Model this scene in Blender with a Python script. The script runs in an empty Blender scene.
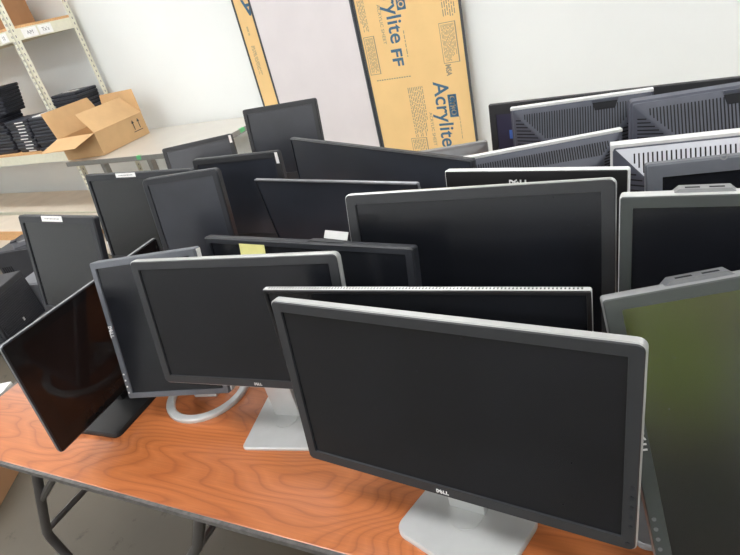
import bpy, bmesh, math, random
from mathutils import Vector, Matrix
random.seed(7)
C = bpy.context.scene.collection
PI = math.pi
T = 0.74                                   # table top height

# ------------------------------------------------------------------ helpers
def lin(r, g, b):
    f = lambda c: (c/255/12.92) if c/255 <= .04045 else ((c/255+.055)/1.055)**2.4
    return (f(r), f(g), f(b), 1)

def material(name, rgb, rough=.5, metal=0, spec=.5, coat=0, var=.06, scale=30, bump=0, bscale=200, emit=None):
    m = bpy.data.materials.new(name); m.use_nodes = True
    nt = m.node_tree; b = nt.nodes['Principled BSDF']
    b.inputs['Roughness'].default_value = rough; b.inputs['Metallic'].default_value = metal
    b.inputs['Specular IOR Level'].default_value = spec; b.inputs['Coat Weight'].default_value = coat
    b.inputs['Coat Roughness'].default_value = .08
    c = lin(*rgb)
    tc = nt.nodes.new('ShaderNodeTexCoord')
    n = nt.nodes.new('ShaderNodeTexNoise'); n.inputs['Scale'].default_value = scale; n.inputs['Detail'].default_value = 4
    nt.links.new(tc.outputs['Object'], n.inputs['Vector'])
    r = nt.nodes.new('ShaderNodeValToRGB')
    r.color_ramp.elements[0].position = .3; r.color_ramp.elements[1].position = .7
    r.color_ramp.elements[0].color = tuple(x*(1-var) for x in c[:3])+(1,)
    r.color_ramp.elements[1].color = tuple(min(1, x*(1+var)) for x in c[:3])+(1,)
    nt.links.new(n.outputs['Fac'], r.inputs['Fac']); nt.links.new(r.outputs['Color'], b.inputs['Base Color'])
    if bump:
        n2 = nt.nodes.new('ShaderNodeTexNoise'); n2.inputs['Scale'].default_value = bscale
        nt.links.new(tc.outputs['Object'], n2.inputs['Vector'])
        bp = nt.nodes.new('ShaderNodeBump'); bp.inputs['Strength'].default_value = bump; bp.inputs['Distance'].default_value = .002
        nt.links.new(n2.outputs['Fac'], bp.inputs['Height']); nt.links.new(bp.outputs['Normal'], b.inputs['Normal'])
    if emit:
        b.inputs['Emission Color'].default_value = (1, 1, 1, 1); b.inputs['Emission Strength'].default_value = emit
    return m

class MB:
    """collects vertices and faces; build() links ONE mesh object"""
    def __init__(s): s.v = []; s.f = []
    def add(s, vs, fs, M=None):
        k = len(s.v); s.v += [tuple(M @ Vector(p)) if M else tuple(p) for p in vs]; s.f += [tuple(k+i for i in f) for f in fs]; return s
    def box(s, lo, hi, M=None, b=0):
        if b <= 0 or b*2.2 > min(hi[i]-lo[i] for i in range(3)):
            x0, y0, z0 = lo; x1, y1, z1 = hi
            return s.add([(x0,y0,z0),(x1,y0,z0),(x1,y1,z0),(x0,y1,z0),(x0,y0,z1),(x1,y0,z1),(x1,y1,z1),(x0,y1,z1)],
                         [(0,3,2,1),(4,5,6,7),(0,1,5,4),(1,2,6,5),(2,3,7,6),(3,0,4,7)], M)
        bm = bmesh.new(); bmesh.ops.create_cube(bm, size=1)
        for v in bm.verts: v.co = Vector([(lo[i]+hi[i])/2+v.co[i]*(hi[i]-lo[i]) for i in range(3)])
        bmesh.ops.bevel(bm, geom=list(bm.edges), offset=b, segments=2, profile=.6, affect='EDGES')
        bm.verts.index_update()
        s.add([v.co[:] for v in bm.verts], [[v.index for v in f.verts] for f in bm.faces], M); bm.free(); return s
    def loft(s, rings, M=None, cap0=True, cap1=True, closed=False):
        n = len(rings[0]); vs = [p for r in rings for p in r]; fs = []
        R = len(rings)
        for k in range(R if closed else R-1):
            a = k*n; b = ((k+1) % R)*n
            for i in range(n):
                j = (i+1) % n; fs.append((a+i, a+j, b+j, b+i))
        if not closed:
            if cap0: fs.append(tuple(range(n-1, -1, -1)))
            if cap1: fs.append(tuple((R-1)*n+i for i in range(n)))
        return s.add(vs, fs, M)
    def tube(s, pts, r, n=10, M=None, cap=True):
        pts = [Vector(p) for p in pts]; rings = []; u = None
        for i, p in enumerate(pts):
            t = (pts[min(i+1, len(pts)-1)]-pts[max(i-1, 0)]).normalized()
            if u is None: u = t.orthogonal().normalized()
            u = (u-t*u.dot(t)).normalized(); w = t.cross(u); rr = r[i] if isinstance(r, (list, tuple)) else r
            rings.append([p+(u*math.cos(2*PI*k/n)+w*math.sin(2*PI*k/n))*rr for k in range(n)])
        return s.loft(rings, M, cap, cap)
    def prism(s, poly, z0, z1, M=None):
        n = len(poly)
        return s.loft([[(x, y, z0) for x, y in poly], [(x, y, z1) for x, y in poly]], M)
    def build(s, name, mat, parent=None, smooth=False, mat2=None, split=None):
        me = bpy.data.meshes.new(name); me.from_pydata(s.v, [], s.f)
        bm = bmesh.new(); bm.from_mesh(me); bmesh.ops.recalc_face_normals(bm, faces=bm.faces); bm.to_mesh(me); bm.free()
        me.materials.append(mat)
        if mat2:
            me.materials.append(mat2)
            for p in me.polygons: p.material_index = 1 if p.index >= split else 0
        o = bpy.data.objects.new(name, me); C.objects.link(o)
        if smooth:
            for p in me.polygons: p.use_smooth = True
            me.set_sharp_from_angle(angle=math.radians(40))
        if parent: o.parent = parent
        return o

def rrect(w, h, r, n=5, cx=0, cy=0):
    out = []
    for qx, qy, a in ((1,1,0),(-1,1,90),(-1,-1,180),(1,-1,270)):
        for i in range(n+1):
            t = math.radians(a+90*i/n); out.append((cx+qx*(w/2-r)+r*math.cos(t), cy+qy*(h/2-r)+r*math.sin(t)))
    return out

def text(s, size, M, thick=.0004, width=None, bold=0, shear=0):
    """lettering as mesh data: reads along local x, up along local y, faces local z"""
    cu = bpy.data.curves.new('lettering', 'FONT'); cu.body = s; cu.size = size; cu.extrude = thick; cu.align_x = 'CENTER'; cu.align_y = 'CENTER'
    cu.offset = bold; cu.shear = shear; cu.resolution_u = 4
    o = bpy.data.objects.new('lettering', cu); C.objects.link(o)
    dg = bpy.context.evaluated_depsgraph_get(); me = bpy.data.meshes.new_from_object(o.evaluated_get(dg))
    vs = [v.co.copy() for v in me.vertices]; fs = [tuple(p.vertices) for p in me.polygons]
    bpy.data.objects.remove(o); bpy.data.curves.remove(cu); bpy.data.meshes.remove(me)
    if vs:
        x0 = min(v.x for v in vs); x1 = max(v.x for v in vs); y0 = min(v.y for v in vs); y1 = max(v.y for v in vs)
        k = width/(x1-x0) if width else 1
        vs = [Vector(((v.x-(x0+x1)/2)*k, v.y-(y0+y1)/2, v.z)) for v in vs]
    return MB().add(vs, fs, M)

def tag(o, label, cat, group=None, kind=None):
    if label: o['label'] = label
    if cat: o['category'] = cat
    if group: o['group'] = group
    if kind: o['kind'] = kind
    return o
def thing(name, label, cat, loc=(0,0,0), rz=0, group=None):
    o = bpy.data.objects.new(name, None); C.objects.link(o); o.empty_display_size = .05
    o.location = loc; o.rotation_euler = (0, 0, rz)
    return tag(o, label, cat, group)
def struct(o): o['kind'] = 'structure'; return o
def copy_tree(o, parent=None):
    c = o.copy(); C.objects.link(c)
    if parent: c.parent = parent
    for ch in [x for x in bpy.data.objects if x.parent == o]: copy_tree(ch, c)
    return c

# ------------------------------------------------------------------ materials
M = {}
M['charcoal'] = material('charcoal_plastic', (47,49,52), .45, bump=.15, bscale=900)
M['black'] = material('black_plastic', (34,37,43), .42, bump=.1, bscale=900)
M['greybezel'] = material('slate_plastic', (96,100,107), .45, bump=.1, bscale=900)
M['olivebezel'] = material('grey_plastic', (64,69,68), .45, bump=.1, bscale=900)
M['deep'] = material('deep_black_plastic', (18,18,20), .5)
M['slot'] = material('slot_black', (20,21,27), .8)
M['silver'] = material('silver_plastic', (205,207,206), .35, .25)
M['brightsilver'] = material('pale_silver_plastic', (226,228,228), .35, .1)
M['rimsilver'] = material('silver_rim', (188,190,189), .33, .35)
M['midsilver'] = material('dull_silver_plastic', (140,142,144), .4, .3)
M['alu'] = material('brushed_silver', (202,204,204), .4, .35, var=.03)
M['backdark'] = material('back_housing_grey', (82,86,98), .5)
M['backsilver'] = material('back_housing_silver', (205,208,216), .4)
M['ledge'] = material('thin_rim', (120,122,126), .35, .3)
M['white'] = material('white_label', (240,240,238), .6)
M['letter'] = material('logo_silver', (225,225,225), .4)
M['ink'] = material('grey_print', (120,120,124), .7)
M['yellow'] = material('yellow_paper', (232,228,150), .7)
M['blue'] = material('blue_sticker', (70,110,190), .6)
M['red'] = material('red_sticker', (190,80,90), .6)
M['green'] = material('green_tape', (98,196,128), .6)

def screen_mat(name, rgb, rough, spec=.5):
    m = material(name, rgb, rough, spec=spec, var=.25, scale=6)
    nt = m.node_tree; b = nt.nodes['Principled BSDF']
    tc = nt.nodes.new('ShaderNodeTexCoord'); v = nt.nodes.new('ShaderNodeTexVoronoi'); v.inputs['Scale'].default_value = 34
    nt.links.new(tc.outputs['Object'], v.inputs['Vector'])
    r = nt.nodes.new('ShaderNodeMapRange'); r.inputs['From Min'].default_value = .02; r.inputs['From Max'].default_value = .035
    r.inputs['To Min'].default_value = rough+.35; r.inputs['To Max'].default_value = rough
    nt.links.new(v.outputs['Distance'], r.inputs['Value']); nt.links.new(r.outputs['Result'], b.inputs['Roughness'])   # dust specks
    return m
M['screen'] = screen_mat('matte_screen', (22,24,29), .24, .55)
M['screen_lit'] = screen_mat('matte_screen_lit', (42,46,54), .30, .7)  # lit copy of the matte screen, reflected light put into its base colour
M['screen_green'] = screen_mat('satin_screen', (22,25,22), .25, 1.0); M['screen_green'].node_tree.nodes['Principled BSDF'].inputs['IOR'].default_value = 1.85
M['gloss'] = screen_mat('glossy_screen', (34,27,26), .04, .26)
M['gloss_border'] = material('glossy_border', (30,27,27), .05, spec=.3)
M['bluescreen'] = screen_mat('bluish_screen', (58,58,82), .4)

# ------------------------------------------------------------------ the room
wall_m = material('white_wall_paint', (235,239,238), .75, var=.02, scale=1.2, bump=.12, bscale=60)
ceil_m = material('ceiling_tile', (225,225,222), .9, var=.03, scale=4)
def floor_material():
    m = material('concrete_floor', (84,77,65), .55, var=.08, scale=2.5)  # dark base tone holds the shade under the tables
    nt = m.node_tree; b = nt.nodes['Principled BSDF']; base = b.inputs['Base Color'].links[0].from_socket
    tc = nt.nodes.new('ShaderNodeTexCoord'); n = nt.nodes.new('ShaderNodeTexNoise'); n.inputs['Scale'].default_value = 9; n.inputs['Detail'].default_value = 8; n.inputs['Roughness'].default_value = .65
    nt.links.new(tc.outputs['Object'], n.inputs['Vector'])
    r = nt.nodes.new('ShaderNodeValToRGB'); r.color_ramp.elements[0].position = .60; r.color_ramp.elements[1].position = .68
    r.color_ramp.elements[0].color = (1,1,1,1); r.color_ramp.elements[1].color = (.45,.44,.42,1)
    mx = nt.nodes.new('ShaderNodeMix'); mx.data_type = 'RGBA'; mx.blend_type = 'MULTIPLY'; mx.inputs[0].default_value = 1
    nt.links.new(n.outputs['Fac'], r.inputs['Fac']); nt.links.new(base, mx.inputs[6]); nt.links.new(r.outputs['Color'], mx.inputs[7]); nt.links.new(mx.outputs[2], b.inputs['Base Color'])
    return m
X0, X1, Y0, Y1, ZC = -9.0, 3.6, -11.0, 3.93, 3.1
def shell(name, lo, hi, m): return struct(MB().box(lo, hi).build(name, m))
shell('floor', (X0-.1,Y0-.1,-.1), (X1+.1,Y1+.1,0), floor_material())
shell('wall_back', (X0-.1,Y1,0), (X1+.1,Y1+.1,ZC), wall_m)
shell('wall_left', (X0-.1,Y0,0), (X0,Y1,ZC), wall_m)
rear_m = material('grey_wall_paint', (206,208,212), .8, var=.03, scale=1)
shell('wall_right', (X1,Y0,0), (X1+.1,Y1,ZC), rear_m)
shell('wall_front', (X0-.1,Y0-.1,0), (X1+.1,Y0,ZC), rear_m)
shell('ceiling', (X0-.1,Y0-.1,ZC), (X1+.1,Y1+.1,ZC+.1), ceil_m)
struct(MB().box((X0,2.55,.0005), (X1,Y1,.003)).build('floor_lit_strip', material('lit_floor_beige', (196,186,170), .5, var=.04, scale=3)))  # lit stretch of the same floor, its brightness put into a paler strip
glow = material('lamp_diffuser', (250,250,250), .5, emit=15.0)
k = 0
for lx in (-7.2, -4.4, -1.6, 1.2):
    for ly in (-9.6, -8.2, -6.8, -5.2, -2.6, .1, 2.5):  # unseen rear rows, added densely for a bright band in the screen reflections
        t = thing('ceiling_light', 'fluorescent ceiling panel above the storage room', 'ceiling light', (lx, ly, ZC), 0, 'ceiling panels over the room')
        fr = MB()
        for a in (-.31, .29): fr.box((-.62, a, -.035), (.62, a+.02, 0))
        for a in (-.62, .60): fr.box((a, -.31, -.035), (a+.02, .31, 0))
        fr.build('light_frame', M['brightsilver'], t)
        MB().box((-.6,-.29,-.028), (.6,.29,-.004)).build('diffuser', glow, t)

# ------------------------------------------------------------------ folding tables
def wood_material():
    m = bpy.data.materials.new('orange_wood_veneer'); m.use_nodes = True; nt = m.node_tree; b = nt.nodes['Principled BSDF']
    b.inputs['Roughness'].default_value = .36; b.inputs['Coat Weight'].default_value = .5; b.inputs['Coat Roughness'].default_value = .28
    tc = nt.nodes.new('ShaderNodeTexCoord'); mp = nt.nodes.new('ShaderNodeMapping'); mp.inputs['Scale'].default_value = (1.0, 4.6, 1)
    nt.links.new(tc.outputs['Object'], mp.inputs['Vector'])
    n = nt.nodes.new('ShaderNodeTexNoise'); n.inputs['Scale'].default_value = 1.1; n.inputs['Detail'].default_value = 2; n.inputs['Roughness'].default_value = .4; n.inputs['Distortion'].default_value = .25
    nt.links.new(mp.outputs['Vector'], n.inputs['Vector'])
    mul = nt.nodes.new('ShaderNodeMath'); mul.operation = 'MULTIPLY'; mul.inputs[1].default_value = 33; nt.links.new(n.outputs['Fac'], mul.inputs[0])
    fr = nt.nodes.new('ShaderNodeMath'); fr.operation = 'FRACT'; nt.links.new(mul.outputs[0], fr.inputs[0])     # contour rings = cathedral grain
    r = nt.nodes.new('ShaderNodeValToRGB'); e = r.color_ramp.elements
    e[0].position = 0; e[0].color = lin(171,98,55); e[1].position = 1; e[1].color = lin(171,98,55)
    for p, c in ((.08,(188,112,62)),(.55,(199,123,73)),(.85,(189,113,63))):
        q = e.new(p); q.color = lin(*c)
    nt.links.new(fr.outputs[0], r.inputs['Fac'])
    mp2 = nt.nodes.new('ShaderNodeMapping'); mp2.inputs['Scale'].default_value = (5, 160, 1); nt.links.new(tc.outputs['Object'], mp2.inputs['Vector'])
    n2 = nt.nodes.new('ShaderNodeTexNoise'); n2.inputs['Scale'].default_value = 2; n2.inputs['Detail'].default_value = 3; nt.links.new(mp2.outputs['Vector'], n2.inputs['Vector'])
    mr = nt.nodes.new('ShaderNodeMapRange'); mr.inputs['To Min'].default_value = .80; mr.inputs['To Max'].default_value = 1.18; nt.links.new(n2.outputs['Fac'], mr.inputs['Value'])
    mx = nt.nodes.new('ShaderNodeMix'); mx.data_type = 'RGBA'; mx.blend_type = 'MULTIPLY'; mx.inputs[0].default_value = 1
    nt.links.new(r.outputs['Color'], mx.inputs[6]); nt.links.new(mr.outputs['Result'], mx.inputs[7])
    n3 = nt.nodes.new('ShaderNodeTexNoise'); n3.inputs['Scale'].default_value = 1.6; nt.links.new(tc.outputs['Object'], n3.inputs['Vector'])
    r3 = nt.nodes.new('ShaderNodeValToRGB'); r3.color_ramp.elements[0].position = .35; r3.color_ramp.elements[1].position = .7
    r3.color_ramp.elements[0].color = (.93,.84,.76,1); r3.color_ramp.elements[1].color = (1.0,.98,.98,1); nt.links.new(n3.outputs['Fac'], r3.inputs['Fac'])
    mx2 = nt.nodes.new('ShaderNodeMix'); mx2.data_type = 'RGBA'; mx2.blend_type = 'MULTIPLY'; mx2.inputs[0].default_value = 1
    nt.links.new(mx.outputs[2], mx2.inputs[6]); nt.links.new(r3.outputs['Color'], mx2.inputs[7]); nt.links.new(mx2.outputs[2], b.inputs['Base Color'])
    return m
wood = wood_material()
edge_m = material('worn_grey_edge_band', (96,94,92), .5, var=.35, scale=60)
leg_m = material('grey_steel_tube', (92,90,90), .4, .5)
tabrz = 0.0773
def table(label, lx0, lx1, ly0, ly1, top_m, edge_mat, ox, oy, rz, z=T, wish=True, thick=.012):
    t = thing('folding_table', label, 'table', (ox, oy, 0), rz)
    MB().box((lx0+.003, ly0+.003, z-thick), (lx1-.003, ly1-.003, z), b=.002).build('table_top', top_m, t)
    e = MB(); a, b_ = z-thick-.002, z-.0005
    e.box((lx0,ly0-.005,a), (lx1,ly0+.003,b_)); e.box((lx0,ly1-.003,a), (lx1,ly1+.004,b_)); e.box((lx0-.012,ly0-.008,a), (lx0+.003,ly1,b_)); e.box((lx1-.003,ly0,a), (lx1+.004,ly1,b_))
    e.build('edge_band', edge_mat, t)
    return t
# local origin: the left front corner of the near table
OX, OY = -1.845, 0.318
near = table('long folding table with orange wood top and grey edge in the foreground', 0, 2.44, 0, .86, wood, edge_m, OX, OY, tabrz)
far_o = Matrix.Rotation(tabrz, 3, 'Z') @ Vector((-.26, .890, 0))
second = table('second folding table pushed against the long table, hidden under the rear monitors', 0, 2.70, 0, .98, wood, edge_m, OX+far_o.x, OY+far_o.y, tabrz)
z1 = T-.015
def leg_frame(parent, pts, back_dy, brace=None):
    """a bent tube leg at the front and its twin at the back, with a bar between them"""
    MB().tube(pts, .0135, 12).build('leg', leg_m, parent, True)
    tw = [(p[0], back_dy-(p[1]-pts[0][1]), p[2]) for p in pts]
    MB().tube(tw, .0135, 12).build('leg', leg_m, parent, True)
    mid = pts[len(pts)//2-1]; mt = tw[len(pts)//2-1]
    MB().tube([mid, mt], .010, 8).build('cross_bar', leg_m, parent, True)
    for q in (brace or ()): MB().tube(q, .010, 8).build('brace', leg_m, parent, True)
def tl(x, y, z):                                              # world -> local of the near table
    v = Matrix.Rotation(-tabrz, 3, 'Z') @ Vector((x-OX, y-OY, 0)); return (v.x, v.y, z)
A = [tl(-1.427,.366,z1), tl(-1.56,.357,.53), tl(-1.66,.349,.38), tl(-1.673,.349,.35), tl(-1.676,.350,.32), tl(-1.676,.354,.2), tl(-1.676,.36,.0)]
leg_frame(near, A, .80, [[tl(-1.345,.374,z1), tl(-1.54,.359,.56)]])
B_ = [tl(-.864,.409,z1), tl(-.96,.409,.56), tl(-1.06,.409,.44), tl(-1.15,.412,.32), tl(-1.16,.412,.28), tl(-1.165,.412,.15), tl(-1.165,.412,0)]
leg_frame(near, B_, .80)
leg_frame(near, [(2.1,.06,z1),(2.08,.06,.5),(2.05,.06,.38),(2.05,.06,.3),(2.05,.06,.0)], .80)
for lx in (.35, 2.3): leg_frame(second, [(lx,.14,z1),(lx,.14,.5),(lx,.14,.38),(lx,.14,.3),(lx,.14,0)], .84)


# ------------------------------------------------------------------ monitors
def basis(zb, tilt, roll):
    t, r = math.radians(tilt), math.radians(roll)
    X = Vector((1,0,0)); Z = Vector((0,math.sin(t),math.cos(t))); B = Vector((0,math.cos(t),-math.sin(t)))
    X2 = X*math.cos(r)+Z*math.sin(r); Z2 = Z*math.cos(r)-X*math.sin(r)
    m = Matrix.Identity(4)
    for i in range(3): m[i][0] = X2[i]; m[i][1] = B[i]; m[i][2] = Z2[i]; m[i][3] = (0,0,zb)[i]
    return m                                # local: x across, y backwards, z up from the bottom edge

def ring2(pts, d): return [(p[0], d, p[1]) for p in pts]

def monitor(label, P, bez=(.018,.018,.018,.02), r=.008, front='charcoal', rim='black', back='black', screen='screen', rimw=.022, rim_out=.002, thick=.05,
            stand='plate', base=None, basem='deep', neckm='deep', flip=False, logo=None, buttons=None, stickers=(), usb=None, vents=None, group=None, neck_w=.07, full_glass=False, topdots=False, hump=None, name='computer_monitor', cat='monitor', nodge=0):
    x, y, z, yaw, tilt, roll, w, h = P
    zb = z-T+rim_out; w -= 2*rim_out; h -= 2*rim_out
    if flip: yaw += 180; tilt = -tilt; roll = -roll
    root = thing(name, label, cat, (x, y, T), math.radians(yaw), group)
    K = basis(zb, tilt, roll); cy = h/2
    l_, r_, t_, b_ = bez
    # bezel ring
    iw, ih = w-l_-r_, h-t_-b_; icx, icy = (l_-r_)/2, b_+ih/2
    out = rrect(w, h, r, 5, 0, cy); out2 = rrect(w-.003, h-.003, max(r-.0015,.0005), 5, 0, cy)
    inn = rrect(iw, ih, .0012, 5, icx, icy); inn2 = rrect(iw-.001, ih-.001, .001, 5, icx, icy)
    MB().loft([ring2(out,.010), ring2(out,.0016), ring2(out2,0), ring2(inn,.0), ring2(inn2,.0035), ring2(inn2,.010)], K, closed=True).build('bezel', M[front], root, True)
    sm = MB().loft([ring2(rrect(iw,ih,.001,5,icx,icy),.0034), ring2(rrect(iw,ih,.001,5,icx,icy),.009)], K)
    if full_glass:
        sm = MB().loft([ring2(rrect(iw,ih,.001,5,icx,icy),.0005), ring2(rrect(iw,ih,.001,5,icx,icy),.009)], K)
    sc = sm.build('screen', M[screen], root)
    # casing: rim behind the bezel + tapered housing
    ro = rrect(w+2*rim_out, h+2*rim_out, r+rim_out, 5, 0, cy)
    MB().loft([ring2(rrect(w+.0002,h+.0002,r,5,0,cy),.0022), ring2(ro,.0035), ring2(ro,rimw-.002), ring2(rrect(w-.002,h-.002,r,5,0,cy),rimw)], K, cap0=False).build('rim', M[rim], root, True)
    if vents:
        c, dc = vents.get('c',.08), vents.get('d',.05)
        rs = [ring2(rrect(w-.004,h-.004,.006,5,0,cy),rimw-.003), ring2(rrect(w-.010,h-.010,.006,5,0,cy),rimw+.004), ring2(rrect(w-2*c,h-2*c,.01,5,0,cy),rimw+dc), ring2(rrect(w-2*c-.02,h-2*c-.02,.01,5,0,cy),rimw+dc+.006)]
        ca = MB().loft(rs, K).build('housing', M[back], root)
        sl = math.hypot(c, dc); st = math.atan2(dc, c)
        vm = MB(); n = vents.get('n',34); pw = vents.get('slot',.35); u0 = w/2-.016
        for i in range(n):
            u = -u0+2*u0*(i+.5)/n
            top = .012+max(0, (abs(u)-(w/2-c-.004)))*1.0    # the row narrows into the mitred corners
            a0, a1 = .015/c, vents.get('reach',.90)
            lim = (w/2-abs(u)-.008)/c
            if lim < a1: a1 = lim-.04
            if a1-a0 < .12: continue
            pts = []
            dw = 2*u0/n*pw/2
            for aa in (a0, a1):
                for du in (-dw, dw): pts.append((u+du, rimw+.004+(dc-.004)*aa+.0016, h-.005-(c-.005)*aa))
            q = [pts[0], pts[1], pts[3], pts[2]]
            vm.loft([q, [(p[0], p[1]-.002, p[2]-.002) for p in q]], K)
        for sgn in (-1, 1):                                   # short horizontal slots on the side slopes
            for i in range(int(n*.5)):
                v = h-.02-(h-.04)*(i+.5)/int(n*.5)
                a0, a1 = .08, .85
                lim = min(h-v, v)/c-.12
                a1 = min(a1, lim)
                if a1-a0 < .15: continue
                q = [(sgn*(w/2-.005-(c-.005)*aa), rimw+.004+(dc-.004)*aa+.0012, v+dv) for aa, dv in ((a0,-.0016),(a1,-.0016),(a1,.0016),(a0,.0016))]
                vm.loft([q, [(p[0]-sgn*.002, p[1]-.002, p[2]) for p in q]], K)
        vm.build('vent_slots', M['slot'], ca)
        if vents.get('notch') is not None:
            u = vents['notch']; nw = .034
            nm = MB()
            q = []
            for aa, ww in ((.08, nw), (.27, nw*.8)):
                q.append([(u-ww, rimw+.004+(dc-.004)*aa+.003, h-.005-(c-.005)*aa), (u+ww, rimw+.004+(dc-.004)*aa+.003, h-.005-(c-.005)*aa)])
            f = [q[0][0], q[0][1], q[1][1], q[1][0]]
            nm.loft([f, [(p[0], p[1]-.006, p[2]-.006) for p in f]], K); nm.build('hand_grip', M['slot'], ca)
            MB().box((u-nw*1.05, rimw+.004, h-.012), (u+nw*1.05, rimw+.011, h-.004), K).build('grip_lip', M[back], ca)
        if vents.get('trim'):
            MB().box((-w/2-rim_out,.001,h-vents.get('th',.005)), (w/2+rim_out,rimw+.003,h+rim_out+.0008), K, b=.001).build('top_trim', M[vents['trim']], root)
        if vents.get('plate'):
            f = []
            for aa, sg in ((.02,-1),(.02,1),(.97,1),(.97,-1)): f.append((sg*(w/2-.007-(c-.005)*aa), rimw+.004+(dc-.004)*aa+.0009, h-.005-(c-.005)*aa))
            MB().loft([f, [(p[0], p[1]-.003, p[2]-.003) for p in f]], K).build('vent_plate', M[vents['plate']], root)
        hb = rimw+dc
    else:
        rs = [ring2(rrect(w-.006,h-.006,r,5,0,cy),rimw-.003), ring2(rrect(w-.03,h-.03,r,5,0,cy),rimw+.004),
              ring2(rrect(w*.62,h*.66,.02,5,0,cy),rimw+.008), ring2(rrect(w*.50,h*.54,.02,5,0,cy),thick)]
        MB().loft(rs, K).build('housing', M[back], root, True)
        hb = thick
    # stand
    if stand:
        vz = h*.48; pa = K @ Vector((0, hb-.004, vz)); yb = pa.y+.016
        bs = dict(w=.22, d=.17, y=yb-.01, r=.02, t=.012, tw=0)
        if base: bs.update(base)
        if stand != 'foot':
            nt_ = MB()
            za = pa.z+.03
            nt_.box((-neck_w/2, yb-.012+nodge, .008), (neck_w/2, yb+.014+nodge, za), b=.004)
            nt_.add([], []); nk = nt_.build('neck', M[neckm], root, True)
            MB().box((-.045, -.004, vz-.045), (.045, .03, vz+.045), K @ Matrix.Translation((0, hb-.006, 0)), b=.004).build('mount', M['deep'], nk)
        Rb = Matrix.Translation((bs.get('x',0), bs['y'], 0)) @ Matrix.Rotation(math.radians(bs['tw']), 4, 'Z')
        if stand == 'ring':
            a, bb, tw = bs['w']/2, bs['d']/2, .022; n = 40; rings = []
            for i in range(n):
                q = 2*PI*i/n; c_, s_ = math.cos(q), math.sin(q)
                rings.append([((a-o)*c_, (bb-o)*s_, zz) for o, zz in ((0,.0005),(.0,.009),(.003,.012),(tw-.003,.012),(tw,.009),(tw,.0005))])
            MB().loft(rings, Rb, closed=True).build('base_ring', M[basem], root, True)
            MB().box((-.035, -.02, .0005), (.035, bb*1.0, .010), Rb, b=.002).build('base_bridge', M[basem], root)
        elif bs.get('poly'):
            pl = bs['poly']; cxp = sum(p[0] for p in pl)/len(pl); cyp = sum(p[1] for p in pl)/len(pl)
            ins = [(cxp+(p[0]-cxp)*.975, cyp+(p[1]-cyp)*.975) for p in pl]
            bo = MB().loft([[(p[0],p[1],.0005) for p in pl], [(p[0],p[1],bs['t']*.6) for p in pl], [(p[0],p[1],bs['t']) for p in ins]], Rb).build('base', M[basem], root)
        else:
            o1 = rrect(bs['w'], bs['d'], bs['r'], 6); o2 = rrect(bs['w']-.006, bs['d']-.006, bs['r']-.003, 6)
            bo = MB().loft([[(p[0],p[1],.0005) for p in o1], [(p[0],p[1],bs['t']*.65) for p in o1], [(p[0],p[1],bs['t']) for p in o2]], Rb).build('base', M[basem], root, True)
        if bs.get('disc'):
            ds = bs['disc']; c32 = [(ds*math.cos(2*PI*i/32), ds*math.sin(2*PI*i/32)) for i in range(32)]
            MB().loft([[(p[0], p[1]+.0, bs['t']-.002) for p in c32], [(p[0], p[1], bs['t']+.0012) for p in c32]], Matrix.Translation((0, yb-.02, 0))).build('swivel_disc', M['alu'], root)
    # details on the front
    def FM(u, v, d=-.0004, rot=0):           # text frame: x across, y up, z towards the viewer
        return K @ Matrix.Translation((u, d, v)) @ Matrix.Rotation(PI/2, 4, 'X') @ Matrix.Rotation(math.radians(rot), 4, 'Z')
    if logo:
        kind, u, v, size, rot = logo
        if kind == 'dell':
            lm = MB(); gw = size*.62
            for ch, ox, rr in (('D',-1.5,0),('E',-.5,32),('L',.5,0),('L',1.4,0)):
                g = text(ch, size, FM(u, v, -.0003, rot) @ Matrix.Translation((ox*gw, 0, 0)) @ Matrix.Rotation(math.radians(rr), 4, 'Z'), .0004, size*.5, size*.04); lm.add(g.v, g.f)
            lm.build('logo', M['letter'], root)
        elif kind == 'round':
            mb = MB()
            n = 20
            c_ = [(size*math.cos(2*PI*i/n), size*math.sin(2*PI*i/n)) for i in range(n)]; c2 = [(.6*p[0], .6*p[1]) for p in c_]
            mb.loft([[(p[0],p[1],.0) for p in c_], [(p[0],p[1],.0006) for p in c_], [(p[0],p[1],.0006) for p in c2], [(p[0],p[1],.0) for p in c2]], FM(u, v), closed=True)
            mb.build('logo', M['midsilver'], root)
    if buttons:
        mat_, lst, s_ = buttons
        for (u, v) in lst:
            n = 10; c_ = [(s_*math.cos(2*PI*i/n), s_*math.sin(2*PI*i/n)) for i in range(n)]
            MB().loft([[(p[0],p[1],-.0005) for p in c_], [(p[0],p[1],.0012) for p in c_]], FM(u, v, 0)).build('button', M[mat_], root)
    for s in stickers:                        # (u, v, w, h, material, print rows)
        u, v, sw, sh, sm_, rows = s
        so = MB().box((-sw/2,-sh/2,.0002), (sw/2,sh/2,.0008), FM(u, v, 0)).build('sticker', M[sm_], root)
        if rows:
            pm = MB(); tot = 9
            for rr in range(rows):
                xx = -sw*.34
                while xx < sw*.34:
                    a = sw*random.uniform(.03,.07); zz = sh*(.5-(rr+1)/(rows+1))
                    pm.box((xx, zz-sh*.09, .0007), (min(xx+a, sw*.36), zz+sh*.09, .0010), FM(u, v, 0)); xx += a+sw*.025
            pm.build('print', M['ink'], so)
    if usb:
        u, m_ = usb; q = [(-.043,.0),(-.034,.008),(.034,.008),(.043,.0)]
        um = MB().loft([[(u+p[0], .012, h-.001+p[1]) for p in q], [(u+p[0], .038, h-.001+p[1]) for p in q]], K).build('port_block', M[m_], root)
        for du in (-.016, .016):
            MB().box((u+du-.010, .019, h+.0065), (u+du+.010, .026, h+.0074), K).build('usb_port', M['slot'], um)
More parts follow.
